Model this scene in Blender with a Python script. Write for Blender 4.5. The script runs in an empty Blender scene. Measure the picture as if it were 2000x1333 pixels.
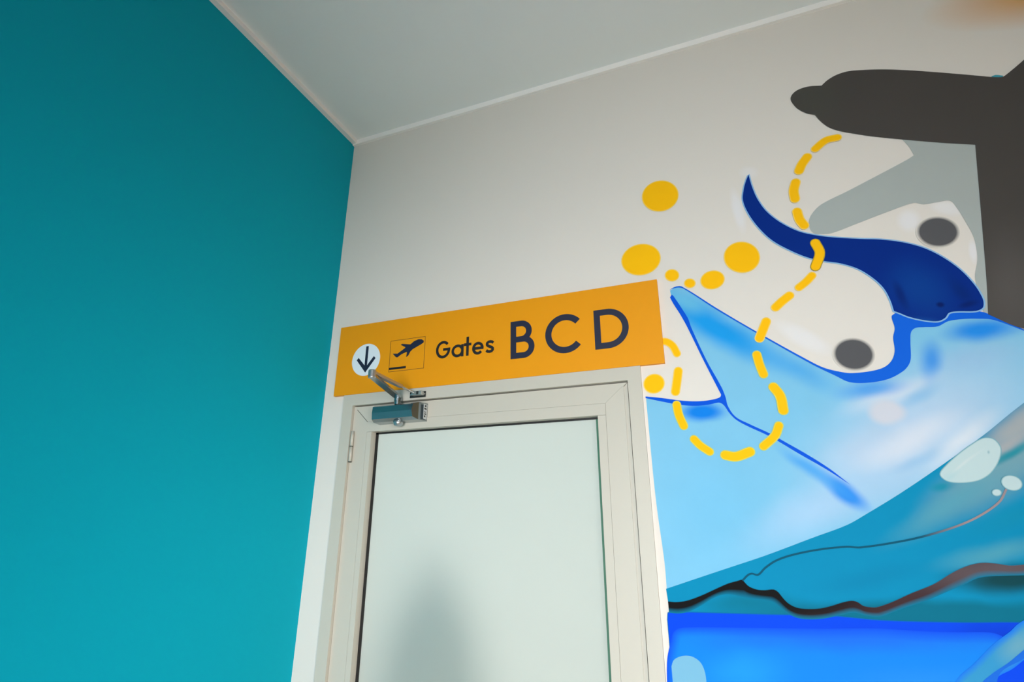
import bpy, bmesh, math
from mathutils import Vector, Matrix
sc = bpy.context.scene
COL = sc.collection

# ------------------------------------------------------------------ camera, world, light, exposure
cam_d = bpy.data.cameras.new('camera'); cam = bpy.data.objects.new('camera', cam_d); COL.objects.link(cam)
cam_d.sensor_fit = 'HORIZONTAL'; cam_d.sensor_width = 36.0; cam_d.lens = 18.8202; cam_d.clip_start = 0.02
YAW, PITCH, ROLL = -0.372522, 0.334190, 0.001023
fw = Vector((math.sin(YAW)*math.cos(PITCH), math.cos(YAW)*math.cos(PITCH), math.sin(PITCH)))
rt = Vector((math.cos(YAW), -math.sin(YAW), 0)); up = rt.cross(fw)
rt, up = rt*math.cos(ROLL)+up*math.sin(ROLL), up*math.cos(ROLL)-rt*math.sin(ROLL)
m = Matrix((rt, up, -fw)).transposed().to_4x4(); m.translation = (1.347, -1.538, 1.65)
cam.matrix_world = m
sc.camera = cam

w = bpy.data.worlds.new('daylight'); sc.world = w; w.use_nodes = True
w.node_tree.nodes['Background'].inputs[0].default_value = (0.80, 0.90, 1.0, 1)
w.node_tree.nodes['Background'].inputs[1].default_value = 0.4

def area(name, loc, rot, sx, sy, power, color):
    l = bpy.data.lights.new(name, 'AREA'); l.shape = 'RECTANGLE'; l.size = sx; l.size_y = sy; l.energy = power; l.color = color
    o = bpy.data.objects.new(name, l); COL.objects.link(o); o.location = loc; o.rotation_euler = rot
    return o
R90 = math.pi/2
def aimed(name, loc, at, sx, sy, power, color, spread):
    o_ = area(name, loc, (0, 0, 0), sx, sy, power, color); o_.data.spread = math.radians(spread)
    o_.rotation_euler = (Vector(at)-Vector(loc)).to_track_quat('-Z', 'Y').to_euler()
aimed('added_window_beam', (2.00, -4.95, 1.20), (1.30, 0.0, 1.50), 1.3, 1.3, 21, (0.965, 0.985, 1.0), 50)  # added narrow beam from the unseen rear window, shaped so the corners fall darker
aimed('added_window_beam', (3.50, -3.25, 1.15), (0.0, -0.05, 1.20), 1.8, 1.5, 6, (1.0, 0.985, 0.965), 32)  # added narrow beam from the unseen right window, aimed to brighten the teal corner
aimed('added_window_beam', (2.00, -4.95, 1.45), (1.90, -1.75, 0.0), 1.3, 0.9, 33, (1.0, 0.985, 0.965), 45)  # added beam on the floor, its bounce lifts ceiling and upper walls
area('added_backlight', (0.66, 1.55, 1.6), (-R90, 0, 0), 1.0, 1.5, 20, (1.0, 0.93, 0.89))  # added unseen light that brightens the frosted pane from behind
vs = sc.view_settings
vs.view_transform = 'Standard'; vs.look = 'None'; vs.gamma = 1.0; vs.use_curve_mapping = False
vs.exposure = 0.0

# ------------------------------------------------------------------ helpers
def lin(c):
    return tuple((v/255/12.92 if v/255 <= 0.04045 else ((v/255+0.055)/1.055)**2.4) for v in c)
def pig(c):                       # pigment reflectance of a colour seen in full window light
    return tuple(0.79*v for v in lin(c))
def tag(o, label=None, cat=None, group=None, kind=None):
    if label: o['label'] = label
    if cat: o['category'] = cat
    if group: o['group'] = group
    if kind: o['kind'] = kind
    return o
def obj(name, verts, faces, mat, parent=None, smooth=False):
    me = bpy.data.meshes.new(name); me.from_pydata([tuple(v) for v in verts], [], faces); me.validate(); me.update()
    if mat: me.materials.append(mat)
    if smooth:
        for p in me.polygons: p.use_smooth = True
    o = bpy.data.objects.new(name, me); COL.objects.link(o)
    if parent:
        o.parent = parent; o.location = -parent.location
    return o
def sub(name, verts, faces, mat, parent, smooth=False):      # a piece of a part: the part already sits at world origin offset
    o = obj(name, verts, faces, mat, None, smooth); o.parent = parent
    return o
def empty(name, loc):
    o = bpy.data.objects.new(name, None); COL.objects.link(o); o.location = loc; o.empty_display_size = 0.05
    return o
def bm_obj(name, bm, mat, parent=None, smooth=False):
    bmesh.ops.recalc_face_normals(bm, faces=bm.faces)
    me = bpy.data.meshes.new(name); bm.to_mesh(me); bm.free()
    if mat: me.materials.append(mat)
    if smooth:
        for p in me.polygons: p.use_smooth = True
    o = bpy.data.objects.new(name, me); COL.objects.link(o)
    if parent:
        o.parent = parent
        if parent.type == 'EMPTY': o.location = -parent.location
    return o
def add_box(bm, x0, x1, y0, y1, z0, z1, bev=0):
    r = bmesh.ops.create_cube(bm, size=1)
    vs_ = r['verts']
    for v in vs_:
        v.co = Vector(((x0+x1)/2+v.co.x*(x1-x0), (y0+y1)/2+v.co.y*(y1-y0), (z0+z1)/2+v.co.z*(z1-z0)))
    if bev:
        es = {e for v in vs_ for e in v.link_edges}
        bmesh.ops.bevel(bm, geom=list(es), offset=bev, segments=2, affect='EDGES', profile=0.5)
def box(name, x0, x1, y0, y1, z0, z1, mat, parent=None, bev=0):
    bm = bmesh.new(); add_box(bm, x0, x1, y0, y1, z0, z1, bev)
    return bm_obj(name, bm, mat, parent)
def prism(name, poly, y0, y1, mat, parent=None, bev=0):
    """outline in wall coordinates (x, z), extruded from y0 (room side) to y1"""
    bm = bmesh.new()
    a = [bm.verts.new((x, y0, z)) for x, z in poly]; b = [bm.verts.new((x, y1, z)) for x, z in poly]
    n = len(poly)
    bm.faces.new(a); bm.faces.new(b[::-1])
    for i in range(n): bm.faces.new((a[i], b[i], b[(i+1) % n], a[(i+1) % n]))
    return bm_obj(name, bm, mat, parent)
def tube(bm, p, q, r0, r1, n=20):
    p, q = Vector(p), Vector(q); d = (q-p).normalized()
    u = d.orthogonal().normalized(); v = d.cross(u)
    A, Bv = [], []
    for i in range(n):
        t = 2*math.pi*i/n; o_ = u*math.cos(t)+v*math.sin(t)
        A.append(bm.verts.new(p+o_*r0)); Bv.append(bm.verts.new(q+o_*r1))
    for i in range(n): bm.faces.new((A[i], A[(i+1) % n], Bv[(i+1) % n], Bv[i]))
    bm.faces.new(A[::-1]); bm.faces.new(Bv)
def lathe(bm, prof, cx, cy, n=28):
    rings = []
    for r, z in prof:
        rings.append([bm.verts.new((cx+r*math.cos(2*math.pi*i/n), cy+r*math.sin(2*math.pi*i/n), z)) for i in range(n)])
    for a, b in zip(rings, rings[1:]):
        for i in range(n): bm.faces.new((a[i], a[(i+1) % n], b[(i+1) % n], b[i]))
    bm.faces.new(rings[0][::-1]); bm.faces.new(rings[-1])

# ------------------------------------------------------------------ materials
def new_mat(name):
    m_ = bpy.data.materials.new(name); m_.use_nodes = True
    return m_, m_.node_tree, m_.node_tree.nodes['Principled BSDF']
def plain(name, rgb, rough=0.6, metal=0.0, bump=0.0, bscale=200, spec=0.5, vary=0.0, vscale=3):
    m_, nt, b = new_mat(name); N = nt.nodes; L = nt.links
    b.inputs['Base Color'].default_value = (*lin(rgb), 1); b.inputs['Roughness'].default_value = rough
    b.inputs['Metallic'].default_value = metal; b.inputs['Specular IOR Level'].default_value = spec
    tc = N.new('ShaderNodeTexCoord')
    if vary:
        n = N.new('ShaderNodeTexNoise'); n.inputs['Scale'].default_value = vscale; n.inputs['Detail'].default_value = 4
        L.new(tc.outputs['Object'], n.inputs['Vector'])
        h = N.new('ShaderNodeHueSaturation'); h.inputs['Color'].default_value = (*lin(rgb), 1)
        mr = N.new('ShaderNodeMapRange'); mr.inputs['To Min'].default_value = 1-vary; mr.inputs['To Max'].default_value = 1+vary
        L.new(n.outputs['Fac'], mr.inputs['Value']); L.new(mr.outputs['Result'], h.inputs['Value']); L.new(h.outputs['Color'], b.inputs['Base Color'])
    if bump:
        n = N.new('ShaderNodeTexNoise'); n.inputs['Scale'].default_value = bscale; n.inputs['Detail'].default_value = 3
        L.new(tc.outputs['Object'], n.inputs['Vector'])
        bp = N.new('ShaderNodeBump'); bp.inputs['Strength'].default_value = bump; bp.inputs['Distance'].default_value = 0.001
        L.new(n.outputs['Fac'], bp.inputs['Height']); L.new(bp.outputs['Normal'], b.inputs['Normal'])
    return m_
def paint(name, rgb, blobs=(), over=None, vary=0.02, vscale=6):
    """matt wall paint; blobs are sprayed patches (x, z, axis, axis), colour, strength, hardness; over = colour of the coat below, into which a sprayed edge thins out"""
    m_, nt, b = new_mat(name); N = nt.nodes; L = nt.links
    b.inputs['Roughness'].default_value = 0.65; b.inputs['Specular IOR Level'].default_value = 0.08
    tc = N.new('ShaderNodeTexCoord')
    rgbn = N.new('ShaderNodeRGB'); rgbn.outputs[0].default_value = (*pig(rgb), 1); cur = rgbn.outputs[0]
    # gentle wobble so that the sprayed patches are not perfect ellipses
    nz = N.new('ShaderNodeTexNoise'); nz.inputs['Scale'].default_value = 7; nz.inputs['Detail'].default_value = 2
    L.new(tc.outputs['Object'], nz.inputs['Vector'])
    wob = N.new('ShaderNodeVectorMath'); wob.operation = 'MULTIPLY_ADD'; wob.inputs[1].default_value = (0.03, 0.03, 0.03)
    L.new(nz.outputs['Color'], wob.inputs[0]); L.new(tc.outputs['Object'], wob.inputs[2])
    for (cx, cz, ax, az, bx, bz), col, k, hard in blobs:
        det = ax*bz-az*bx
        d = N.new('ShaderNodeVectorMath'); d.operation = 'SUBTRACT'; d.inputs[1].default_value = (cx+0.015, 0, cz+0.015)
        L.new(wob.outputs[0], d.inputs[0])
        s = []
        for vec in ((bz/det, 0, -bx/det), (-az/det, 0, ax/det)):
            q = N.new('ShaderNodeVectorMath'); q.operation = 'DOT_PRODUCT'; q.inputs[1].default_value = vec
            L.new(d.outputs[0], q.inputs[0]); s.append(q.outputs['Value'])
        cb = N.new('ShaderNodeCombineXYZ'); L.new(s[0], cb.inputs[0]); L.new(s[1], cb.inputs[1])
        ln = N.new('ShaderNodeVectorMath'); ln.operation = 'LENGTH'; L.new(cb.outputs[0], ln.inputs[0])
        mr = N.new('ShaderNodeMapRange'); mr.interpolation_type = 'SMOOTHSTEP'
        mr.inputs['From Min'].default_value = hard; mr.inputs['From Max'].default_value = 1.1
        mr.inputs['To Min'].default_value = k; mr.inputs['To Max'].default_value = 0
        L.new(ln.outputs['Value'], mr.inputs['Value'])
        mx = N.new('ShaderNodeMix'); mx.data_type = 'RGBA'
        L.new(mr.outputs['Result'], mx.inputs[0]); L.new(cur, mx.inputs[6]); mx.inputs[7].default_value = (*pig(col), 1)
        cur = mx.outputs[2]
    n2 = N.new('ShaderNodeTexNoise'); n2.inputs['Scale'].default_value = vscale; n2.inputs['Detail'].default_value = 5
    L.new(tc.outputs['Object'], n2.inputs['Vector'])
    m2 = N.new('ShaderNodeMapRange'); m2.inputs['To Min'].default_value = 1-vary*2; m2.inputs['To Max'].default_value = 1+vary*2
    L.new(n2.outputs['Fac'], m2.inputs['Value'])
    h = N.new('ShaderNodeHueSaturation'); L.new(cur, h.inputs['Color']); L.new(m2.outputs['Result'], h.inputs['Value'])
    out = h.outputs['Color']
    if over:
        at = N.new('ShaderNodeAttribute'); at.attribute_name = 'cover'
        mo = N.new('ShaderNodeMix'); mo.data_type = 'RGBA'; mo.inputs[6].default_value = (*(lin(over) if name.startswith(('spray', 'dot', 'yellow')) else pig(over)), 1)
        L.new(at.outputs['Fac'], mo.inputs[0]); L.new(out, mo.inputs[7]); out = mo.outputs[2]
    L.new(out, b.inputs['Base Color'])
    n = N.new('ShaderNodeTexNoise'); n.inputs['Scale'].default_value = 160
    L.new(tc.outputs['Object'], n.inputs['Vector'])
    bp = N.new('ShaderNodeBump'); bp.inputs['Strength'].default_value = 0.05; bp.inputs['Distance'].default_value = 0.001
    L.new(n.outputs['Fac'], bp.inputs['Height']); L.new(bp.outputs['Normal'], b.inputs['Normal'])
    return m_

M_wall = plain('wall_paint', (223, 217, 210), 0.7, bump=0.06, bscale=160, spec=0.25, vary=0.01)
M_teal = plain('teal_paint', (0, 166, 188), 0.6, bump=0.06, bscale=160, spec=0.1, vary=0.015)
M_amber = plain('amber_paint', (226, 165, 60), 0.6)
M_ceil = plain('ceiling_paint', (238, 242, 243), 0.8, bump=0.04, spec=0.2)
M_floor = plain('floor_tile', (222, 205, 172), 0.45, vary=0.05, vscale=2)
M_trim = plain('trim_white', (250, 246, 244), 0.6)
M_alu = plain('door_lacquer', (195, 190, 178), 0.42, bump=0.02, bscale=400)
M_joint = plain('joint_dark', (70, 72, 62), 0.8)
M_rubber = plain('gasket_rubber', (16, 15, 14), 0.5)
M_green = plain('edge_shade_green', (58, 112, 88), 0.4)  # green of the reflection and shade painted along the pane's right side
M_steel = plain('closer_silver', (176, 180, 182), 0.3, 0.85)
M_bodym = plain('closer_body_metal', (150, 160, 164), 0.22, 0.95)
M_zinc = plain('bracket_zinc', (190, 192, 188), 0.3, 0.8)
M_dark = plain('bracket_dark', (28, 34, 32), 0.5)
M_label = plain('label_white', (198, 204, 206), 0.5)
M_navy = plain('sign_navy', (24, 30, 56), 0.5)
M_black = plain('sign_black', (26, 24, 26), 0.5)
M_sign = plain('sign_amber', (232, 152, 10), 0.5, spec=0.25, vary=0.015)
M_disc = plain('sign_disc', (222, 232, 240), 0.45)
M_obj = plain('dark_green', (14, 96, 84), 0.8)

def glass_mat():
    m_, nt, b = new_mat('frosted_glass'); N = nt.nodes; L = nt.links
    b.inputs['Base Color'].default_value = (*lin((228, 230, 226)), 1); b.inputs['Roughness'].default_value = 0.3
    tr = N.new('ShaderNodeBsdfTranslucent'); tr.inputs[0].default_value = (*lin((240, 243, 238)), 1)
    n = N.new('ShaderNodeTexNoise'); n.inputs['Scale'].default_value = 900
    bp = N.new('ShaderNodeBump'); bp.inputs['Strength'].default_value = 0.05; bp.inputs['Distance'].default_value = 0.0005
    tc = N.new('ShaderNodeTexCoord'); L.new(tc.outputs['Object'], n.inputs['Vector'])
    L.new(n.outputs['Fac'], bp.inputs['Height']); L.new(bp.outputs['Normal'], b.inputs['Normal'])
    mx = N.new('ShaderNodeMixShader'); mx.inputs[0].default_value = 0.72
    L.new(b.outputs[0], mx.inputs[1]); L.new(tr.outputs[0], mx.inputs[2])
    L.new(mx.outputs[0], N['Material Output'].inputs[0])
    return m_
M_glass = glass_mat()

# ------------------------------------------------------------------ the room
XL, XR, YR, ZC = 0.010, 3.2, -4.6, 3.230
DX0, DX1, DZ = 0.128, 1.130, 2.075          # door opening
o = prism('wall_back', [(XL, 0), (DX0, 0), (DX0, DZ), (DX1, DZ), (DX1, 0), (XR, 0), (XR, ZC), (XL, ZC)], 0.0, 0.14, M_wall)
tag(o, 'cream white back wall carrying the door, sign and mural', 'wall', kind='structure')
o = box('wall_left', XL-0.14, XL, YR, 0.14, 0, ZC, M_teal); tag(o, 'tall plain teal painted wall on the left', 'wall', kind='structure')
o = box('ceiling', XL-0.14, XR+0.14, YR-0.14, 0.14, ZC, ZC+0.14, M_ceil); tag(o, 'smooth pale ceiling', 'ceiling', kind='structure')
o = box('floor', XL-0.14, XR+0.14, YR-0.14, 2.0, -0.12, 0, M_floor); tag(o, 'light grey floor', 'floor', kind='structure')
# wall behind the camera and wall to the right, each with a low window opening
def holed(name, along, c0, c1, h0, h1, s0, s1, mat, label):
    bm = bmesh.new()
    for a, b, z0, z1 in ((c0, h0, 0, ZC), (h1, c1, 0, ZC), (h0, h1, 0, s0), (h0, h1, s1, ZC)):
        if along == 'x': add_box(bm, a, b, YR-.14, YR, z0, z1)
        else: add_box(bm, XR, XR+.14, a, b, z0, z1)
    tag(bm_obj(name, bm, mat), label, 'wall', kind='structure')
holed('wall_front', 'x', XL-.14, XR+.14, 1.2, 2.8, .3, 2.0, M_teal, 'teal wall behind the viewer with a wide window opening')
holed('wall_right', 'y', YR, 0.14, -4.2, -2.3, .3, 2.0, M_amber, 'amber painted wall far to the right with a wide window opening')
bm = bmesh.new()
for a, b, z0, z1 in ((1.2, 1.25, .3, 2.0), (2.75, 2.8, .3, 2.0), (1.25, 2.75, .3, .35), (1.25, 2.75, 1.95, 2.0)): add_box(bm, a, b, YR-.10, YR-.04, z0, z1)
tag(bm_obj('window_1', bm, M_alu), 'white window frame in the wall behind the viewer', 'window', kind='structure')
bm = bmesh.new()
for a, b, z0, z1 in ((-4.2, -4.15, .3, 2.0), (-2.35, -2.3, .3, 2.0), (-4.15, -2.35, .3, .35), (-4.15, -2.35, 1.95, 2.0)): add_box(bm, XR+.04, XR+.10, a, b, z0, z1)
tag(bm_obj('window_2', bm, M_alu), 'white window frame in the amber wall to the right', 'window', kind='structure')
# corridor beyond the door
bm = bmesh.new()
for a in ((-.42, -.30, .14, 1.9, 0, 2.5), (1.75, 1.87, .14, 1.9, 0, 2.5), (-.42, 1.87, 1.9, 2.0, 0, 2.5), (-.42, 1.87, .14, 2.0, 2.5, 2.6)):
    add_box(bm, *a)
o = bm_obj('wall_corridor', bm, M_teal); tag(o, 'teal corridor walls beyond the frosted door', 'wall', kind='structure')
# slim white strips between walls and ceiling
o = box('trim_1', XL, XR, -0.012, 0.0, ZC-0.022, ZC, M_trim); tag(o, 'slim white strip between back wall and ceiling', 'trim', kind='structure')
o = box('trim_2', XL, XL+0.020, YR, -0.012, ZC-0.018, ZC, M_trim); tag(o, 'slim white strip between teal wall and ceiling', 'trim', kind='structure')

# ------------------------------------------------------------------ door casing and door
YC, YL, YG = -0.011, 0.001, 0.030
ca = empty('trim_3', (0.63, 0.0, 0)); tag(ca, 'pale flat casing around the frosted glass door', 'door frame', kind='structure')
CI0, CI1, CT = 0.1465, 1.1115, 2.0535       # clear width and height inside the casing
CO0, CO1, CTO = 0.106, 1.150, 2.0935
prism('casing_jamb', [(CO0, 0), (CI0, 0), (CI0, CT), (CO0, CTO)], YC, 0.06, M_alu, ca)
prism('casing_jamb', [(CI1, 0), (CO1, 0), (CO1, CTO), (CI1, CT)], YC, 0.06, M_alu, ca)
prism('casing_head', [(CI0, CT), (CI1, CT), (CO1, CTO), (CO0, CTO)], YC, 0.06, M_alu, ca)

dr = empty('door_1', (0.63, 0.0, 0)); tag(dr, 'pale framed door with a large frosted glass pane', 'door', kind='structure')
LX0, LX1, LT = CI0+0.001, CI1-0.004, CT-0.004
GX0, GX1, GT = 0.2275, 1.0155, 1.9590       # sight size of the glass
BX0, BX1, BT = 0.2080, 1.0400, 1.9935       # outer edge of the glazing beads
prism('stile', [(LX0, 0.01), (BX0, 0.01), (BX0, BT), (LX0, LT)], YL, YL+0.05, M_alu, dr)
prism('stile', [(BX1, 0.01), (LX1-0.011, 0.01), (LX1-0.011, LT-0.011*(LT-BT)/(LX1-BX1)), (BX1, BT)], YL, YL+0.05, M_alu, dr)
prism('edge_lip', [(LX1-0.011, 0.01), (LX1, 0.01), (LX1, LT), (LX1-0.011, LT-0.011)], YL+0.004, YL+0.05, M_alu, dr)
prism('top_rail', [(BX0, BT), (BX1, BT), (LX1, LT), (LX0, LT)], YL, YL+0.05, M_alu, dr)
prism('bottom_rail', [(BX0, 0.01), (BX1, 0.01), (BX1, 0.18), (BX0, 0.18)], YL, YL+0.05, M_alu, dr)
g = 0.0006
box('glazing_bead', BX0+g, BX1-g, YL-0.0008, YG, GT, BT-g, M_alu, dr)
box('glazing_bead', BX0+g, GX0, YL, YG, 0.18, GT-g, M_alu, dr)
box('glazing_bead', GX1, BX1-g, YL, YG, 0.18, GT-g, M_alu, dr)
box('bead_shadow_gap', BX0, BX1, YL+0.0015, YL+0.006, BT-g, BT, M_joint, dr)
gp = box('glass_pane', GX0, GX1, YG, YG+0.006, 0.17, GT+0.005, M_glass, dr)
box('gasket', GX0, GX0+0.0105, YG-0.002, YG, 0.18, GT, M_rubber, dr)
box('gasket', GX0, GX1, YG-0.002, YG, GT-0.0062, GT, M_rubber, dr)
tag(box('edge_shade_strip', GX1-0.0118, GX1, YG-0.002, YG, 0.18, GT-0.0062, M_green, dr), 'green strip painted for the reflection and shade beside the glass')  # strip whose colour stands for reflection and shade in the gap
def strip(name, p, q, wd, y, mat, parent, t=0.0006):
    d = Vector((q[0]-p[0], q[1]-p[1])).normalized()*wd/2; n = (-d.y, d.x)
    return prism(name, [(p[0]+n[0], p[1]+n[1]), (q[0]+n[0], q[1]+n[1]), (q[0]-n[0], q[1]-n[1]), (p[0]-n[0], p[1]-n[1])], y-t, y, mat, parent)
strip('mitre_joint', (0.1600, 2.0395), (0.2080, 1.9935), 0.0016, YL, M_joint, dr)
strip('mitre_joint', (1.0400, 1.9935), (1.0935, 2.0400), 0.0007, YL, plain('joint_faint', (168, 166, 152), 0.7), dr)
# hinge: two knuckles on a pin
hg = None
for z0, z1 in ((1.9115, 1.963), (1.860, 1.9095)):
    bm = bmesh.new(); tube(bm, (0.1560, -0.008, z0), (0.1560, -0.008, z1), 0.0052, 0.0052)
    if hg is None: hg = bm_obj('hinge', bm, M_alu, dr, True)
    else: bm_obj('knuckle', bm, M_alu, hg, True)
bm = bmesh.new(); tube(bm, (0.1560, -0.008, 1.9090), (0.1560, -0.008, 1.9120), 0.0058, 0.0058); bm_obj('hinge_washer', bm, M_joint, hg)
bm = bmesh.new(); tube(bm, (0.1560, -0.008, 1.8570), (0.1560, -0.008, 1.8600), 0.0058, 0.0058); bm_obj('hinge_washer', bm, M_joint, hg)

# something dark green standing behind the frosted glass, only seen as a blur
bm = bmesh.new(); lathe(bm, [(0.17, 0.0), (0.18, 0.7), (0.175, 1.12), (0.145, 1.32), (0.09, 1.46), (0.03, 1.53)], 0.500, 0.262)
o = bm_obj('blurred_object', bm, M_obj, None, True); tag(o, 'dark green tapering shape blurred behind the frosted door glass', 'blurred shape')

# ------------------------------------------------------------------ door closer
dc = empty('door_closer', (0.345, YL, 2.0)); tag(dc, 'silver overhead door closer with folded arm on the door top', 'door closer')
# body: faceted section along x, ends chamfered at the room side
sec = [(YL, 2.0395), (-0.040, 2.0375), (-0.055, 2.0300), (-0.0585, 2.0095), (-0.055, 1.9880), (-0.040, 1.9800), (YL, 1.9790)]
def body(x0, x1, ch0, ch1, name, mat, parent):
    bm = bmesh.new(); A, Bv = [], []
    for y, z in sec:
        k = max(0.0, (-y-0.028)/0.0305)
        A.append(bm.verts.new((x0+ch0*k, y, z))); Bv.append(bm.verts.new((x1-ch1*k, y, z)))
    n = len(sec)
    for i in range(n): bm.faces.new((A[i], A[(i+1) % n], Bv[(i+1) % n], Bv[i]))
    bmesh.ops.triangulate(bm, faces=[bm.faces.new(A[::-1]), bm.faces.new(Bv)])
    return bm_obj(name, bm, mat, parent)
bd = body(0.2595, 0.4440, 0.006, 0.026, 'closer_body', M_bodym, dc)
tag(box('maker_label', 0.4440, 0.4446, -0.026, -0.004, 1.984, 2.034, M_label, dc), 'pale label with dark print on the end of the closer')
for z0, z1, y0, y1 in ((2.024, 2.031, -.018, -.010), (2.016, 2.021, -.022, -.008), (2.006, 2.009, -.021, -.012), (1.999, 2.003, -.020, -.009), (1.990, 1.996, -.022, -.014)):
    box('label_print', 0.4446, 0.4449, y0, y1, z0, z1, M_dark, dc)
bm = bmesh.new(); lathe(bm, [(0.0115, 2.037), (0.0115, 2.047), (0.0130, 2.048), (0.0130, 2.062)], 0.3465, -0.032); bm_obj('spindle', bm, M_bodym, dc, False)
bm = bmesh.new(); lathe(bm, [(0.004, 1.9635), (0.010, 1.9645), (0.0145, 1.968), (0.0165, 1.974), (0.0168, 1.982)], 0.354, -0.032); bm_obj('spindle_cap', bm, M_steel, dc, True)
def flat_arm(name, p, q, w0, w1, t, mat, parent, rnd=True):
    """flat bar lying level from p to q with rounded ends"""
    p, q = Vector(p), Vector(q); d = (q-p); d.z = 0; d.normalize(); n = Vector((-d.y, d.x, 0))
    pts = []
    for i in range(9):
        a = math.pi/2+math.pi*i/8; pts.append(p+(d*math.cos(a)+n*math.sin(a))*w0/2)
    for i in range(9):
        a = -math.pi/2+math.pi*i/8; pts.append(q+(d*math.cos(a)+n*math.sin(a))*w1/2)
    bm = bmesh.new()
    A = [bm.verts.new(v+Vector((0, 0, -t/2))) for v in pts]; Bv = [bm.verts.new(v+Vector((0, 0, t/2))) for v in pts]
    k = len(pts); bm.faces.new(A); bm.faces.new(Bv[::-1])
    for i in range(k): bm.faces.new((A[i], Bv[i], Bv[(i+1) % k], A[(i+1) % k]))
    bmesh.ops.bevel(bm, geom=[e for e in bm.edges if abs(e.verts[0].co.z-e.verts[1].co.z) < t/3], offset=t*0.22, segments=2, affect='EDGES')
    return bm_obj(name, bm, mat, parent)
S = (0.3465, -0.032, 2.062); E1 = (0.413, -0.275, 2.068); E2 = (0.413, -0.275, 2.078); K = (0.402, -0.105, 2.078); Q = (0.4060, -0.030, 2.073)
ar = flat_arm('main_arm', S, E1, 0.024, 0.023, 0.008, M_bodym, dc)
bm = bmesh.new(); lathe(bm, [(0.0105, 2.061), (0.0115, 2.064), (0.0115, 2.083), (0.0095, 2.0855)], E1[0], E1[1]); bm_obj('elbow_pin', bm, M_steel, dc, False)
fa = flat_arm('forearm', E2, K, 0.022, 0.014, 0.009, M_steel, dc)
bm = bmesh.new(); tube(bm, (0.4021, -0.110, 2.078), Q, 0.0038, 0.0034, 14); bm_obj('adjusting_rod', bm, M_zinc, dc, True)
bk = box('bracket', 0.381, 0.4415, YC-0.004, YC, 2.0600, 2.0800, M_dark, dc, 0.001)
box('bracket_shoe', 0.398, 0.4370, -0.034, YC-0.004, 2.064, 2.0775, M_zinc, dc, 0.0015)
box('bracket_slot', 0.4175, 0.4255, -0.0346, -0.033, 2.0655, 2.0765, M_dark, dc)
for x in (0.3865, 0.4385):
    bm = bmesh.new(); tube(bm, (x, YC-0.0065, 2.070), (x, YC-0.003, 2.070), 0.0026, 0.0026, 12); bm_obj('screw', bm, M_zinc, dc)

# ------------------------------------------------------------------ gate sign
sg = empty('gate_sign', (0.64, 0.0, 2.0935)); tag(sg, 'long amber wall sign reading Gates BCD above the door', 'sign')
SF = -0.0130
prism('sign_board', [(0.0607, 2.0937), (1.2202, 2.0937), (1.2202, 2.3574), (0.0607, 2.3574)], SF, -0.0005, M_sign, sg)
def arc(cx, cz, rx, rz, a0, a1, n=28):
    return [(cx+rx*math.cos(math.radians(a0+(a1-a0)*i/n)), cz+rz*math.sin(math.radians(a0+(a1-a0)*i/n))) for i in range(n+1)]
def glyph(name, strokes, wd, mat, parent, y=SF, t=0.0008):
    """one letter: flat vinyl strokes joined in one mesh"""
    verts, faces = [], []
    for s_i, pts in enumerate(strokes):
        P = [Vector(p) for p in pts]; n = len(P); closed = (P[0]-P[-1]).length < 1e-6
        base = len(verts)
        for i in range(n):
            a = P[i]-P[i-1] if i else (P[-1]-P[-2] if closed else P[1]-P[0])
            b = P[i+1]-P[i] if i < n-1 else (P[1]-P[0] if closed else P[-1]-P[-2])
            a, b = a.normalized(), b.normalized(); d = (a+b).normalized(); nrm = Vector((-d.y, d.x))
            k = wd/2/max(0.35, d.dot(a))
            for sgn in (1, -1):
                v = P[i]+nrm*k*sgn
                verts.append((v.x, y-t-s_i*0.00004, v.y))
        for i in range(n-1): faces.append((base+2*i, base+2*i+1, base+2*i+3, base+2*i+2))
    return obj(name, verts, faces, mat, parent)
glyph('letter_b', [[(.7561, 2.1567), (.7561, 2.2845)],
    [(.7561, 2.2748), (.7680, 2.2748)]+arc(.7826, 2.2479, .0272, .0269, 90, -90)+[(.7561, 2.2210)],
    [(.7561, 2.2210)]+arc(.7908, 2.1936, .0274, .0274, 90, -90)+[(.7561, 2.1662)]], .0195, M_navy, sg)
glyph('letter_c', [arc(.9290, 2.2210, .0545, .0545, 40, 320, 40)], .0205, M_navy, sg)
glyph('letter_d', [[(1.0318, 2.1560), (1.0318, 2.2837)], [(1.0318, 2.2738)]+arc(1.0630, 2.2198, .0540, .0540, 90, -90)+[(1.0318, 2.1658)]], .0195, M_navy, sg)
W_ = .0096
glyph('letter_g', [arc(.5000, 2.2187, .0226, .0264, 42, 358, 36), [(.5274, 2.2187), (.5000, 2.2187)]], W_, M_black, sg)
glyph('letter_a', [arc(.5552, 2.2078, .0180, .0178, 0, 360, 32), [(.5732, 2.2297), (.5732, 2.1865)]], W_, M_black, sg)
glyph('letter_t', [[(.5920, 2.2535), (.5920, 2.1865)], [(.5786, 2.2262), (.6060, 2.2262)]], W_, M_black, sg)
glyph('letter_e', [arc(.6302, 2.2083, .0162, .0175, 0, 318, 32), [(.6143, 2.2083), (.6508, 2.2083)]], W_, M_black, sg)
glyph('letter_s', [[(.6858, 2.2205), (.6812, 2.2245), (.6745, 2.2263), (.6680, 2.2252), (.6637, 2.2215), (.6632, 2.2165), (.6660, 2.2125), (.6730, 2.2090), (.6795, 2.2060), (.6835, 2.2020), (.6835, 2.1970), (.6795, 2.1930), (.6728, 2.1915), (.6658, 2.1928), (.6605, 2.1972)]], W_, M_black, sg)
ds = prism('arrow_disc', arc(.1870, 2.2178, .0600, .0600, 0, 360*47/48, 47), SF-0.0008, SF, M_disc, sg)
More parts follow.
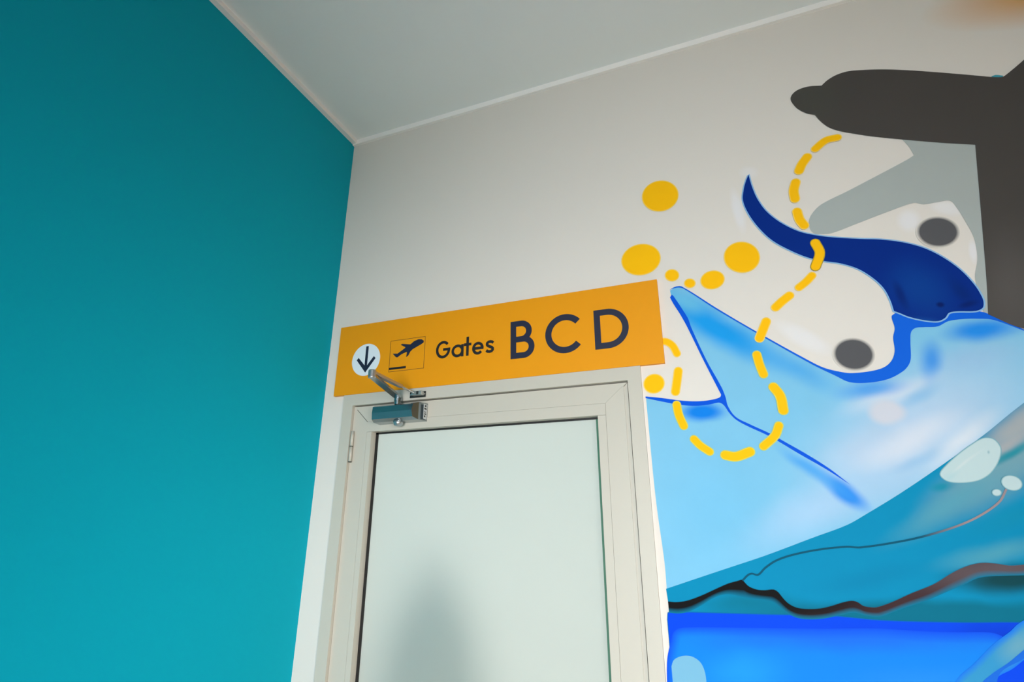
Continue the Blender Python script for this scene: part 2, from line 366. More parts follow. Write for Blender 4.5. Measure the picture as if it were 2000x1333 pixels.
prism('arrow', [(.1837, 2.2685), (.1945, 2.2685), (.1942, 2.1955), (.2205, 2.2275), (.2282, 2.2195), (.1890, 2.1695), (.1475, 2.2195), (.1553, 2.2275), (.1837, 2.1965)], SF-0.0014, SF-0.0008, M_navy, ds)
x0, x1, z0, z1, t = .2880, .4278, 2.1612, 2.2757, .0013
fr = glyph('pictogram_frame', [[(x0, z0), (x1, z0), (x1, z1), (x0, z1), (x0, z0)]], t, M_black, sg)
prism('runway_bar', [(.2885, 2.1685), (.3565, 2.1685), (.3565, 2.1762), (.2885, 2.1762)], SF-0.0008, SF, M_black, sg)

MURAL = {'F': {'sky': [(1.2544, 2.3199, 1), (1.272, 2.327), (1.2894, 2.3241), (1.3772, 2.2419), (1.4674, 2.16), (1.5837, 2.0603), (1.6151, 2.035),
    (1.6713, 2.0104), (1.7125, 2.0064), (1.7552, 2.0145), (1.7838, 2.0364), (1.7979, 2.0901), (1.8048, 2.1407), (1.8605, 2.1355), (1.9398, 2.1395),
    (1.9806, 2.1321, 1), (2.0388, 2.0877), (2.16, 2.0, 1), (1.9929, 1.9029), (1.9197, 1.7918), (1.6392, 1.6166), (1.1703, 1.4899, 1), (1.1705, 1.5622),
    (1.1633, 1.6885), (1.1604, 1.7817), (1.1583, 1.9972, 1), (1.2524, 1.9791), (1.3197, 1.9766), (1.3654, 1.9842), (1.3642, 1.9848), (1.3615, 1.9945),
    (1.3278, 2.0925), (1.2963, 2.1959), (1.2985, 2.201), (1.281, 2.2396), (1.2639, 2.2789), (1.257, 2.2999)],
  'line_upper': [(1.2528, 2.3221, 1),
    (1.2722, 2.3295), (1.2896, 2.3266), (1.3774, 2.2436), (1.4677, 2.1623), (1.5842, 2.0634), (1.616, 2.0401), (1.6485, 2.0265), (1.6731, 2.0204),
    (1.7153, 2.0211), (1.7455, 2.028), (1.7649, 2.0434), (1.7762, 2.0673), (1.7799, 2.1026), (1.7881, 2.1274), (1.7877, 2.1589), (1.7976, 2.167, 1),
    (1.8642, 2.153), (1.9431, 2.1542), (1.9748, 2.1429), (1.9819, 2.1379, 1), (2.0392, 2.0896), (2.0748, 2.0626, 1), (2.0739, 2.0589, 1), (2.0384,
    2.0863), (1.9884, 2.121), (1.96, 2.128), (1.9302, 2.1313), (1.9008, 2.1299), (1.877, 2.1195), (1.8495, 2.1212), (1.8315, 2.1216), (1.8204, 2.1128),
    (1.8137, 2.0881), (1.806, 2.0463), (1.7986, 2.0298), (1.7834, 2.0141), (1.7477, 1.997), (1.7015, 1.992), (1.6647, 1.9975), (1.638, 2.0163), (1.5912,
    2.0511), (1.4887, 2.1388), (1.3768, 2.2383), (1.2932, 2.319), (1.2762, 2.3253)],
  'line_left': [(1.2523, 2.2971, 1), (1.2588, 2.3046), (1.2683,
    2.2881), (1.2826, 2.2564), (1.2965, 2.2228), (1.3022, 2.1951), (1.3327, 2.0919), (1.3618, 2.0138), (1.369, 1.9853), (1.3726, 1.9574), (1.3881,
    1.9278), (1.4194, 1.9064), (1.4636, 1.8795), (1.4928, 1.8581), (1.5399, 1.823), (1.5844, 1.7856), (1.6218, 1.7463, 1), (1.5775, 1.784), (1.5229,
    1.8249), (1.4787, 1.8597), (1.4525, 1.8782), (1.4114, 1.9029), (1.3873, 1.9209), (1.3741, 1.9384), (1.3615, 1.9625), (1.3507, 1.9697), (1.3266,
    1.9665), (1.2905, 1.9655), (1.2503, 1.9712), (1.2097, 1.9823), (1.1569, 1.9982, 1), (1.1572, 2.0032, 1), (1.1982, 1.9957), (1.2596, 1.9822), (1.2998,
    1.9777), (1.332, 1.9789), (1.3543, 1.9839), (1.3586, 1.9904), (1.3561, 1.9992), (1.3246, 2.0928), (1.2917, 2.1966), (1.2765, 2.2378), (1.2604,
    2.2745)],
  'mountain': [(1.1687, 1.5007, 1), (1.3147, 1.5508), (1.4118, 1.5839), (1.5219, 1.6258), (1.5979, 1.6544), (1.6426, 1.679), (1.7214,
    1.7258), (1.8136, 1.7859), (1.905, 1.8487), (1.9786, 1.9049), (2.1, 1.99), (2.3, 2.1), (2.6, 2.18), (3.18, 2.22, 1), (3.18, 1.4, 1), (1.5554,
    1.4367), (1.1744, 1.426, 1)],
  'sea': [(1.1699, 1.4445, 1), (1.1843, 1.4464), (1.2712, 1.449), (1.3932, 1.4518), (1.5355, 1.4558), (1.6278, 1.4522),
    (1.7781, 1.4562), (1.8835, 1.4621), (2.2, 1.465), (3.18, 1.47, 1), (3.18, 0.06, 1), (1.168, 0.06, 1), (1.168, 1.43, 1)],
  'shallows': [(1.1926,
    1.3814), (1.1967, 1.3905), (1.2146, 1.394), (1.3568, 1.4014), (1.5001, 1.4079), (1.6208, 1.4157), (1.6964, 1.4151), (1.7693, 1.4169), (1.8155, 1.42),
    (1.8285, 1.4172), (1.8189, 1.4056), (1.7759, 1.3688), (1.7417, 1.3335), (1.66, 1.1), (1.58, 0.6), (1.55, 0.1, 1), (1.2, 0.1, 1), (1.2, 0.8), (1.1743,
    1.2347), (1.1776, 1.331)],
  'dome': [(1.166, 1.328, 1), (1.1723, 1.3412), (1.1846, 1.3491), (1.201, 1.3535), (1.2182, 1.3522), (1.2343, 1.3422),
    (1.2423, 1.3243), (1.244, 1.3011), (1.246, 1.2), (1.238, 1.05), (1.2, 0.94), (1.166, 0.92, 1), (1.166, 1.3, 1)],
  'glint': [(1.881, 1.4521),
    (1.8638, 1.4368), (1.8307, 1.4121), (1.7869, 1.3715), (1.7521, 1.3408), (1.66, 1.2), (1.62, 1.0, 1), (1.66, 1.0, 1), (1.8017, 1.3617), (1.8386,
    1.3885), (1.8718, 1.4149), (1.9228, 1.4535, 1), (1.9301, 1.482, 1)],
  'stripe': [(1.8716, 1.4142), (1.8383, 1.3874), (1.8017, 1.3617), (1.7838,
    1.3436), (1.71, 1.12, 1), (1.735, 1.12, 1), (1.8147, 1.3591), (1.8676, 1.3981), (1.9179, 1.4347, 1), (1.9223, 1.4516, 1)],
  'stone': [(1.8067,
    1.7649), (1.823, 1.7842), (1.8493, 1.8063), (1.8768, 1.8259), (1.903, 1.8404), (1.9196, 1.8385), (1.9276, 1.8234), (1.9253, 1.8075), (1.9121,
    1.7831), (1.8944, 1.7635), (1.8709, 1.7508), (1.8399, 1.7471), (1.8158, 1.7514)],
  'grey_wing': [(1.9103, 2.6787, 1), (1.9236, 2.6461), (1.9296,
    2.6145, 1), (1.9112, 2.6047), (1.8507, 2.5796), (1.7583, 2.5424), (1.6911, 2.5171), (1.6666, 2.4979), (1.6507, 2.4739), (1.6477, 2.4472), (1.6554,
    2.4292), (1.6752, 2.4223), (1.6998, 2.4208), (1.7595, 2.436), (1.8428, 2.4579), (1.8989, 2.4694), (1.9197, 2.4602), (1.9494, 2.4598), (1.9765,
    2.4574), (1.986, 2.4334), (1.9956, 2.3855), (2.001, 2.3481), (1.999, 2.3101), (1.9933, 2.2789), (1.9798, 2.2388), (1.9761, 2.1978, 1), (1.974,
    2.1395, 1), (1.9844, 2.1355, 1), (1.9999, 2.2145), (2.0217, 2.3437), (2.0724, 2.6158, 1)],
  'jet': [(1.6681, 2.8984), (1.6768, 2.9151), (1.6948,
    2.9253), (1.7229, 2.9271), (1.7559, 2.9186, 1), (1.7742, 2.9329), (1.7986, 2.9435), (1.8259, 2.9465), (1.8516, 2.9421), (1.9129, 2.9229), (1.9708,
    2.898), (2.044, 2.862), (2.1134, 2.826), (2.1468, 2.8084), (2.1678, 2.8006), (2.1793, 2.8057), (2.2255, 2.8399), (2.4, 2.98), (2.62, 3.08, 1), (2.76,
    3.08, 1), (2.73, 2.6), (2.79, 2.1), (2.7, 1.95, 1), (2.4, 1.96), (2.0396, 2.0911), (1.9815, 2.136, 1), (1.9973, 2.2149), (2.0198, 2.3441), (2.0365,
    2.4415), (2.0649, 2.6088, 1), (1.995, 2.6362), (1.9239, 2.6671), (1.8496, 2.7012), (1.8115, 2.7217), (1.7728, 2.7445), (1.7482, 2.7662), (1.7326,
    2.7921), (1.7214, 2.8195, 1), (1.7028, 2.8307), (1.6834, 2.8524), (1.6728, 2.874)],
  'ribbon': [(1.5168, 2.6611, 1), (1.5212, 2.6133), (1.5307,
    2.5673), (1.548, 2.5237), (1.5775, 2.4816), (1.6165, 2.4448), (1.6521, 2.4248), (1.6965, 2.4075), (1.762, 2.3885), (1.8046, 2.3779), (1.853, 2.3592),
    (1.8942, 2.3338), (1.928, 2.2995), (1.9551, 2.2592), (1.9728, 2.2165), (1.9794, 2.1869), (1.9801, 2.1689), (1.9743, 2.1536), (1.959, 2.1483),
    (1.9234, 2.1526), (1.9066, 2.151), (1.8962, 2.1392), (1.8798, 2.1328), (1.8533, 2.1391), (1.8237, 2.1527), (1.8057, 2.1658), (1.7954, 2.1726, 1),
    (1.7938, 2.2006), (1.7861, 2.2372), (1.7669, 2.272), (1.7376, 2.3044), (1.701, 2.3267), (1.6663, 2.3397), (1.6271, 2.3591), (1.5884, 2.389), (1.5495,
    2.4278), (1.5206, 2.475), (1.4992, 2.5285), (1.4903, 2.5772), (1.497, 2.6127), (1.5057, 2.6378)],
  'sliver': [(2.1473, 2.8105, 1), (2.1569, 2.8117),
    (2.1709, 2.8042, 1), (2.1691, 2.7967, 1), (2.146, 2.8051, 1)]}, 'RTOP': [(1.171, 1.4711), (1.1898, 1.4704), (1.2165, 1.4747), (1.25, 1.4868),
    (1.2836, 1.502), (1.3169, 1.5169), (1.3395, 1.5238), (1.3541, 1.5273), (1.3576, 1.5208), (1.3656, 1.5126), (1.3829, 1.5063), (1.4008, 1.5058),
    (1.4189, 1.508), (1.4277, 1.5036), (1.4368, 1.4902), (1.4468, 1.479), (1.4627, 1.4711), (1.4823, 1.4692), (1.5107, 1.4714), (1.5337, 1.4773), (1.557,
    1.4854), (1.5782, 1.4906), (1.5899, 1.4883), (1.5992, 1.4812), (1.612, 1.4791), (1.6252, 1.4796), (1.6548, 1.4905), (1.6974, 1.5109), (1.7433,
    1.5312), (1.782, 1.5551), (1.8109, 1.5691), (1.8379, 1.5763), (1.8628, 1.5756), (1.8866, 1.5721), (1.9115, 1.5747), (1.9473, 1.5815), (2.3, 1.64),
    (2.6, 1.6), (3.18, 1.62)],
  'RBOT': [(1.1692, 1.4506), (1.1944, 1.4494), (1.221, 1.4556), (1.2481, 1.469), (1.2754, 1.4854), (1.2953, 1.4942),
    (1.3177, 1.4981), (1.3538, 1.4923), (1.3984, 1.4883), (1.4155, 1.4843), (1.4285, 1.4732), (1.444, 1.461), (1.4628, 1.4534), (1.488, 1.4522), (1.5191,
    1.4561), (1.5535, 1.4651), (1.5787, 1.4708), (1.6042, 1.4655), (1.6198, 1.4647), (1.6305, 1.4658), (1.6726, 1.4831), (1.7221, 1.5017), (1.7634,
    1.5209), (1.7961, 1.5359), (1.8286, 1.5515), (1.8723, 1.5564), (1.9075, 1.5586), (1.9427, 1.5636), (2.3, 1.61), (2.6, 1.565), (3.18,
    1.59)],
  'DASH': [([(1.7033, 2.7008), (1.7341, 2.7219), (1.7639, 2.7231)], 0.0173), ([(1.6785, 2.6792), (1.6608, 2.6573), (1.6507, 2.6382)],
    0.0202), ([(1.6362, 2.6021), (1.6268, 2.5755), (1.6261, 2.5481)], 0.0201), ([(1.6248, 2.506), (1.6271, 2.4792), (1.6354, 2.4581)], 0.0196),
    ([(1.6535, 2.3983), (1.6595, 2.3659), (1.6426, 2.3265)], 0.0194), ([(1.6297, 2.3019), (1.6131, 2.2862), (1.5934, 2.2722)], 0.0157), ([(1.5666,
    2.2523), (1.5463, 2.2382), (1.5276, 2.2227)], 0.0179), ([(1.4986, 2.1852), (1.4872, 2.1625), (1.4752, 2.1388)], 0.0181), ([(1.4622, 2.0933), (1.4651,
    2.0657), (1.4711, 2.0371)], 0.0169), ([(1.4901, 2.0004), (1.5025, 1.9749), (1.5041, 1.9365)], 0.019), ([(1.488, 1.898), (1.4753, 1.8729), (1.4444,
    1.8469)], 0.0156), ([(1.35, 1.8288), (1.375, 1.8237), (1.4105, 1.8348)], 0.0192), ([(1.276, 1.8748), (1.2907, 1.8567), (1.3122, 1.8394)], 0.0156),
    ([(1.2404, 1.972), (1.2434, 1.9436), (1.2534, 1.9122)], 0.0171), ([(1.254, 2.0687), (1.2478, 2.0399), (1.2407, 2.0094)], 0.0183), ([(1.2085, 2.1636),
    (1.23, 2.1595), (1.2459, 2.1448), (1.2556, 2.1203)], 0.0155)],
  'THIN': [(1.3541, 1.5273), (1.366, 1.5383), (1.3757, 1.5423), (1.3891, 1.5399),
    (1.4079, 1.5562), (1.4343, 1.573), (1.4719, 1.5865), (1.5319, 1.5995), (1.5894, 1.6063), (1.6165, 1.6052), (1.7, 1.6194), (1.7618, 1.6352), (1.8233,
    1.6569), (1.8653, 1.6783), (1.9005, 1.7039), (1.9183, 1.7296)],
  'DOT': [[1.2542, 2.6509, 0.0529, 0.0004, 0.0046, -0.054], [1.1772, 2.438, 0.0565,
    0.0028, 0.0054, -0.0507], [1.4626, 2.3911, 0.0435, -0.0132, -0.0093, -0.0452], [1.2647, 2.3679, 0.0172, -0.003, -0.0015, -0.0166], [1.3126, 2.3332,
    0.0128, -0.0022, -0.0012, -0.0118], [1.3759, 2.3333, 0.0299, 0.0022, 0.0017, -0.0263], [1.1839, 2.0383, 0.0256, 0.0072, 0.0062,
    -0.0243]],
  'GDOT': [[1.9318, 2.374, 0.0388, -0.0113, -0.0098, -0.0384], [1.687, 2.069, 0.0393, -0.0115, -0.0113, -0.0373]],
  'SPOT': [[1.9308,
    1.7425, 0.0146, -0.0056, -0.006, -0.013], [1.8995, 1.7226, 0.0062, -0.0001, -0.0012, -0.0052]],
  'B': {'sky': [([1.7914, 1.8688, 0.3283, 0.1459,
    0.0351, -0.1991], (205, 226, 252), 0.85, 0), ([1.5473, 1.6972, 0.2494, 0.1131, 0.0196, -0.0739], (190, 222, 255), 0.7, 0), ([1.668, 1.8266, 0.1264,
    0.0433, 0.0088, -0.0684], (205, 224, 248), 0.6, 0), ([1.7662, 1.846, 0.1498, 0.0668, 0.0081, -0.0438], (240, 244, 255), 0.7, 0), ([1.7471, 1.9598,
    0.1367, 0.0386, 0.0026, -0.0367], (236, 242, 255), 0.7, 0), ([1.8647, 1.8406, 0.0986, 0.0773, 0.0115, -0.0256], (245, 248, 255), 0.7, 0), ([1.9278,
    2.0318, 0.1174, 0.0127, -0.0044, -0.0494], (170, 210, 248), 0.6, 0), ([1.8093, 1.9544, 0.0602, 0.0325, 0.0062, -0.0244], (130, 195, 245), 0.6, 0),
    ([1.7665, 1.7981, 0.0707, 0.025, 0.0018, -0.0177], (160, 205, 245), 0.6, 0), ([1.3122, 1.6873, 0.1661, -0.0014, -0.0252, -0.2156], (125, 207, 250),
    0.5, 0), ([1.3706, 2.1858, 0.207, -0.1773, -0.0346, -0.0516], (30, 170, 255), 1, 0.15), ([1.2962, 2.2764, 0.0562, -0.0487, -0.0188, -0.0282], (120,
    210, 250), 0.8, 0), ([1.5568, 2.0425, 0.1085, -0.0866, -0.0224, -0.0347], (80, 180, 252), 0.7, 0), ([1.3086, 1.9483, 0.0738, -0.0055, -0.0037,
    -0.0336], (15, 140, 250), 1, 0.3), ([1.6077, 1.7305, 0.0481, -0.0503, -0.0186, -0.0207], (55, 155, 255), 1, 0.25), ([1.544, 1.7852, 0.0783, -0.069,
    -0.0143, -0.018], (85, 178, 255), 0.9, 0.1), ([1.7065, 1.9748, 0.0932, 0.007, -0.002, -0.0289], (80, 170, 255), 0.85, 0.1), ([1.8441, 2.0396, 0.0304,
    -0.0034, -0.0141, -0.0664], (55, 155, 252), 0.85, 0.05), ([1.9609, 2.0991, 0.0942, -0.0017, -0.0059, -0.0358], (25, 150, 255), 0.95, 0.15), ([1.7316,
    1.9147, 0.0428, -0.0106, -0.0109, -0.0342], (226, 228, 240), 0.95, 0.5)],
  'mountain': [([1.9262, 1.7803, 0.2041, 0.1295, 0.0198, -0.0695], (125,
    172, 188), 1, 0.15), ([1.814, 1.6996, 0.1754, 0.1005, 0.0094, -0.0342], (95, 172, 195), 0.8, 0), ([1.9708, 1.8694, 0.1057, 0.0783, 0.0133, -0.037],
    (178, 184, 188), 0.95, 0.1), ([1.9251, 1.8143, 0.1076, 0.0727, 0.0042, -0.0132], (185, 185, 188), 0.8, 0), ([1.9465, 1.8076, 0.0724, 0.0443, 0.003,
    -0.0116], (20, 150, 170), 0.9, 0.1), ([1.8034, 1.739, 0.0288, -0.0007, -0.0034, -0.0157], (20, 150, 180), 0.9, 0.1), ([1.708, 1.4706, 0.5045, 0.0259,
    -0.0076, -0.0363], (0, 120, 150), 1, 0.4), ([1.8877, 1.5481, 0.1419, 0.0044, -0.0098, -0.0398], (12, 74, 84), 1, 0.2), ([1.3574, 1.4771, 0.1545,
    0.007, -0.0038, -0.0291], (0, 122, 150), 0.8, 0), ([1.8646, 1.5982, 0.1349, 0.0334, -0.0016, -0.03], (90, 172, 195), 0.8, 0), ([1.9236, 1.6769,
    0.1082, 0.0418, 0.0016, -0.0277], (10, 150, 190), 0.8, 0), ([1.6247, 1.5399, 0.1592, 0.0337, -0.0007, -0.0314], (0, 140, 188), 0.7,
    0)],
  'ridge': [([1.3134, 1.4956, 0.3647, 0.0145, -0.0103, -0.0846], (18, 18, 20), 1, 0.5), ([1.875, 1.5678, 0.2523, 0.031, -0.0099, -0.0598], (105,
    92, 98), 0.9, 0)],
  'sea': [([1.5972, 1.3937, 0.1874, 0.0132, -0.0113, -0.0599], (5, 60, 235), 0.6, 0), ([1.8342, 1.4339, 0.1096, 0.007, -0.0113,
    -0.0475], (0, 60, 215), 0.7, 0)],
  'shallows': [([1.5517, 1.4159, 0.3839, 0.0245, -0.0072, -0.041], (30, 115, 252), 0.85, 0.1), ([1.3272, 1.3323,
    0.1199, 0.0097, -0.0075, -0.0575], (35, 165, 255), 0.8, 0), ([1.6811, 1.3421, 0.1764, 0.0152, -0.008, -0.0381], (40, 150, 250), 0.7,
    0)],
  'glint': [([1.8652, 1.4219, 0.048, 0.039, 0.0146, -0.0272], (120, 180, 200), 0.8, 0)],
  'ribbon': [([1.8596, 2.2276, 0.0787, -0.07, -0.0449,
    -0.0747], (5, 68, 160), 0.9, 0.1), ([1.8152, 2.2134, 0.0144, 0.0056, 0.0083, -0.0543], (0, 40, 125), 0.9, 0.1), ([1.9463, 2.2027, 0.0156, 0.014,
    0.0237, -0.0509], (0, 45, 130), 0.9, 0), ([1.8959, 2.1794, 0.0107, -0.0016, -0.002, -0.009], (0, 30, 105), 0.95, 0.3), ([1.9539, 2.1679, 0.0268,
    0.002, -0.001, -0.0109], (0, 35, 115), 0.9, 0.1), ([1.8577, 2.1411, 0.0411, -0.0107, -0.0035, -0.0123], (15, 75, 165), 0.8, 0)],
  'jet': [([1.7305,
    2.8845, 0.1016, -0.0352, -0.0208, -0.1268], (84, 84, 78), 0.8, 0), ([2.0422, 2.2005, 0.0833, -0.0141, -0.049, -0.201], (98, 94, 92), 0.9,
    0)],
  'stone': [([1.8523, 1.7854, 0.0542, 0.0401, 0.0018, -0.0044], (222, 236, 238), 0.8, 0), ([1.9055, 1.8107, 0.0037, -0.0002, -0.0012, -0.0055],
    (150, 190, 205), 0.8, 0), ([1.8238, 1.7612, 0.0229, 0.013, 0.0031, -0.0119], (190, 225, 232), 0.7, 0)],
  'spray': [],
  'thin': [([1.8688, 1.6934,
    0.1324, -0.0015, -0.0271, -0.1162], (165, 150, 155), 1, 0.3)]}, 'HALO': [([1.8783, 2.4204, 0.0306, -0.0069, -0.008, -0.039], 1, 'white'), ([1.9665,
    2.438, 0.0397, -0.0203, -0.0085, -0.0237], 0.8, 'white'), ([1.9914, 2.3062, 0.0116, 0.0, -0.0049, -0.039], 1, 'white'), ([1.4726, 2.5479, 0.0198,
    0.0015, 0.0062, -0.0901], 0.95, 'white'), ([1.5179, 2.6691, 0.031, -0.0084, -0.0035, -0.0267], 0.6, 'white'), ([1.5809, 2.1281, 0.0693, -0.0584,
    -0.0171, -0.0266], 0.8, 'white'), ([2.5, 3.065, 0.46, 0, 0, 0.15], 0.95, 'ochre')]}
PLANE = [(0.4007, 2.2688), (0.4138, 2.2668), (0.4227, 2.2605), (0.4214, 2.2537), (0.4117, 2.2486), (0.3793, 2.2348), (0.3702, 2.227), (0.3635, 2.214), (0.3553, 2.2086), (0.3573, 2.2249), (0.3549, 2.2278), (0.3347, 2.2212), (0.32, 2.212), (0.3134, 2.2128), (0.2988, 2.2274), (0.3189, 2.2254), (0.3473, 2.242), (0.3499, 2.2453), (0.3296, 2.2567), (0.3349, 2.2599), (0.3693, 2.2536), (0.3838, 2.264)]

prism('plane_symbol', PLANE, SF-0.0008, SF, M_navy, sg)

# ------------------------------------------------------------------ mural, outlines in metres on the back wall (x, z)
F, BL = MURAL['F'], MURAL['B']
mu = empty('wall_mural', (1.9, 0.0, 1.0)); tag(mu, 'painted wall mural of blue waves, grey aircraft and yellow dashes', 'mural')
def smooth_outline(pts, closed=True, seg=6):
    """Catmull-Rom through the points; a third entry marks a sharp corner"""
    n = len(pts); out = []
    for i in range(n if closed else n-1):
        p1, p2 = pts[i], pts[(i+1) % n]
        p0 = pts[i-1] if (closed or i) else p1
        p3 = pts[(i+2) % n] if (closed or i+2 < n) else p2
        if len(p1) > 2: p0 = p1
        if len(p2) > 2: p3 = p2
        L12 = math.hypot(p2[0]-p1[0], p2[1]-p1[1])
        def tan(a, b, c):
            l1 = math.hypot(b[0]-a[0], b[1]-a[1]); l2 = math.hypot(c[0]-b[0], c[1]-b[1])
            if l1+l2 < 1e-9: return (0, 0)
            k = L12/(l1+l2); return ((c[0]-a[0])*k, (c[1]-a[1])*k)
        m1, m2 = tan(p0, p1, p2), tan(p1, p2, p3)
        for s in range(seg):
            u = s/seg; h1 = 2*u**3-3*u*u+1; h2 = u**3-2*u*u+u; h3 = -2*u**3+3*u*u; h4 = u**3-u*u
            out.append((h1*p1[0]+h2*m1[0]+h3*p2[0]+h4*m2[0], h1*p1[1]+h2*m1[1]+h3*p2[1]+h4*m2[1]))
    if not closed: out.append(tuple(pts[-1][:2]))
    return out
def coat(name, ring, layer, mat, soft=0.0, grow=0.0):
    """one coat of paint: filled outline, optionally with an edge that fades over 'soft' metres"""
    y = -0.0004-0.00025*layer
    area2 = sum(ring[i-1][0]*ring[i][1]-ring[i][0]*ring[i-1][1] for i in range(len(ring)))
    if area2 < 0: ring = ring[::-1]
    n = len(ring); nr = []
    for i in range(n):
        a, b = ring[i-1], ring[(i+1) % n]; d = Vector((b[0]-a[0], b[1]-a[1]))
        d = d.normalized() if d.length > 1e-9 else Vector((1, 0)); nr.append((d.y, -d.x))
    if not soft:
        return obj(name, [(p[0]+q[0]*grow, y, p[1]+q[1]*grow) for p, q in zip(ring, nr)], [tuple(range(n))], mat, mu)
    v = [(p[0], y, p[1]) for p in ring]+[(p[0]+q[0]*soft, y, p[1]+q[1]*soft) for p, q in zip(ring, nr)]
    o_ = obj(name, v, [tuple(range(n))]+[(i, n+i, n+(i+1) % n, (i+1) % n) for i in range(n)], mat, mu)
    at = o_.data.attributes.new('cover', 'FLOAT', 'POINT')
    at.data.foreach_set('value', [1.0]*n+[0.0]*n)
    return o_
def ellipse(e, n=40):
    return [(e[0]+e[2]*math.cos(2*math.pi*i/n)+e[4]*math.sin(2*math.pi*i/n), e[1]+e[3]*math.cos(2*math.pi*i/n)+e[5]*math.sin(2*math.pi*i/n)) for i in range(n)]
def capsule(pts, wd, seg=5):
    c = [Vector(p[:2]) for p in smooth_outline(pts, False, seg)]; n = len(c); r = wd/2
    dirs = [((c[min(i+1, n-1)]-c[max(i-1, 0)]).normalized()) for i in range(n)]
    left = [c[i]+Vector((-dirs[i].y, dirs[i].x))*r for i in range(n)]; right = [c[i]-Vector((-dirs[i].y, dirs[i].x))*r for i in range(n)]
    def cap(p, d, s):
        a0 = math.atan2(d.y, d.x)
        return [p+Vector((math.cos(a0+s+math.pi*k/8), math.sin(a0+s+math.pi*k/8)))*r for k in range(1, 8)]
    ring = right+cap(c[-1], dirs[-1], -math.pi/2)+left[::-1]+cap(c[0], dirs[0], math.pi/2)
    return [tuple(p) for p in ring]
SO = smooth_outline
WALL = (223, 217, 210)
M_ochre = paint('spray_ochre', (240, 165, 40), over=WALL, vary=0.0)
M_spray = paint('spray_white', (252, 250, 252), over=WALL, vary=0.0)
# overspray around some shapes (each fades from its centre)
for e, k, hue in MURAL['HALO']:
    n = 36; rings = [(0.25, k), (0.5, k*.85), (0.75, k*.4), (1.0, 0.0)]
    v, al, fc = [(e[0], -0.0003, e[1])], [k], []
    for f_, a_ in rings:
        for i in range(n):
            t = 2*math.pi*i/n; v.append((e[0]+(e[2]*math.cos(t)+e[4]*math.sin(t))*f_, -0.0003, e[1]+(e[3]*math.cos(t)+e[5]*math.sin(t))*f_)); al.append(a_)
    fc += [(0, 1+i, 1+(i+1) % n) for i in range(n)]
    for r_ in range(3): fc += [(1+r_*n+i, 1+(r_+1)*n+i, 1+(r_+1)*n+(i+1) % n, 1+r_*n+(i+1) % n) for i in range(n)]
    o = obj(hue+'_overspray', v, fc, M_spray if hue == 'white' else M_ochre, mu); at = o.data.attributes.new('cover', 'FLOAT', 'POINT'); at.data.foreach_set('value', al)
coat('sky_field', SO(F['sky']), 1, paint('sky_blue', (138, 210, 248), BL['sky'], vary=0.03, vscale=9))
M_line = paint('outline_blue', (18, 108, 240))
coat('blue_outline', SO(F['line_left']), 3, paint('outline_blue_deep', (8, 95, 238)))
coat('blue_outline', SO(F['line_upper']), 3, M_line)
coat('mountain', SO(F['mountain']), 2, paint('mountain_teal', (0, 150, 198), BL['mountain'], vary=0.03, vscale=5))
coat('sea', SO(F['sea']), 4, paint('sea_blue', (0, 78, 250), BL['sea'], over=(0, 118, 170)), soft=0.003)
coat('shallows', SO(F['shallows']), 5, paint('shallows_blue', (20, 142, 255), BL['shallows'], over=(14, 88, 252)), soft=0.022)
# the dark ridge: a band between an upper and a softly fading lower edge
def z_at(line, x):
    for p, q in zip(line, line[1:]):
        if p[0] <= x <= q[0]: return p[1]+(q[1]-p[1])*(x-p[0])/max(1e-9, q[0]-p[0])
    return line[0][1] if x < line[0][0] else line[-1][1]
RT, RB = SO(MURAL['RTOP'], False), SO(MURAL['RBOT'], False)
n = 420; v, al, fc = [], [], []
for i in range(n+1):
    x = RT[0][0]+(RT[-1][0]-RT[0][0])*i/n; zt, zb = z_at(RT, x), z_at(RB, x)
    for z, c in ((zt+.0012, 0), (zt, 1), (zb+(zt-zb)*.38, 1), (zb-.004, 0)):
        v.append((x, -0.0004-0.00025*5, z)); al.append(float(c))
for i in range(n):
    for r_ in range(3): fc.append((i*4+r_, i*4+r_+1, i*4+r_+5, i*4+r_+4))
o = obj('ridge', v, fc, paint('ridge_brown', (72, 50, 54), BL['ridge'], over=(4, 128, 165)), mu)
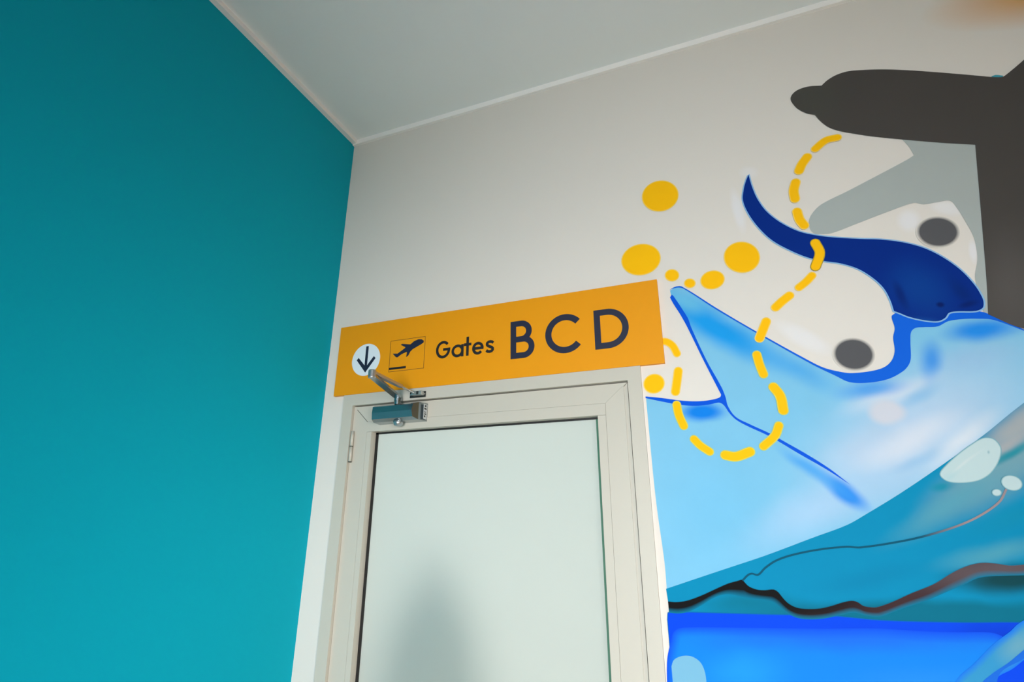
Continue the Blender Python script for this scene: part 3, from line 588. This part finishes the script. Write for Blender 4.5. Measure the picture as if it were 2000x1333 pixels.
at = o.data.attributes.new('cover', 'FLOAT', 'POINT'); at.data.foreach_set('value', al)
coat('ridge_line', capsule(MURAL['THIN'], 0.0042), 6, paint('ridge_line_teal', (12, 92, 120), BL['thin']))
coat('pale_dome', SO(F['dome']), 7, paint('dome_blue', (132, 196, 230)))
coat('light_streak', SO(F['glint']), 7, paint('streak_pale', (58, 160, 216), BL['glint'], over=(30, 130, 250)), soft=0.012)
coat('dark_streak', SO(F['stripe']), 8, paint('streak_blue', (6, 72, 225), over=(30, 115, 235)))
M_stone = paint('stone_white', (206, 230, 234), BL['stone'], over=(100, 170, 188))
coat('white_stone', SO(F['stone']), 4, M_stone, soft=0.003)
for e in MURAL['SPOT']: coat('white_stone', ellipse(e), 7, M_stone, soft=0.003)
coat('grey_wing', SO(F['grey_wing']), 2, paint('wing_grey', (188, 196, 194)), 0)
coat('cyan_sliver', SO(F['sliver']), 5, paint('sliver_cyan', (70, 170, 190)))
coat('grey_aircraft', SO(F['jet']), 6, paint('aircraft_grey', (84, 80, 77), BL['jet']))
coat('ribbon_edge', SO(F['ribbon']), 4, paint('ribbon_edge_blue', (150, 200, 246)), grow=0.0035)
coat('blue_ribbon', SO(F['ribbon']), 5, paint('ribbon_blue', (0, 48, 146), BL['ribbon']))
M_gdot = paint('dot_grey', (98, 98, 102), over=(228, 222, 214))
for e in MURAL['GDOT']: coat('grey_dot', ellipse([e[0], e[1]]+[q*.95 for q in e[2:]]), 5, M_gdot, soft=0.009)
YEL = (282, 212, 18)
M_yel = paint('yellow_paint', YEL, over=(236, 212, 130))
M_yel_blue = paint('yellow_on_blue', YEL, over=(176, 205, 120))
M_yel_ribbon = paint('yellow_on_ribbon', YEL, over=(120, 120, 60))
for e in MURAL['DOT']: coat('yellow_dot', ellipse(e), 5, M_yel, soft=0.004)
for i, (pts, wd) in enumerate(MURAL['DASH']):
    coat('yellow_dash', capsule(pts, wd), 9, M_yel_ribbon if i == 4 else M_yel_blue if 8 <= i <= 13 else M_yel, soft=0.0035)
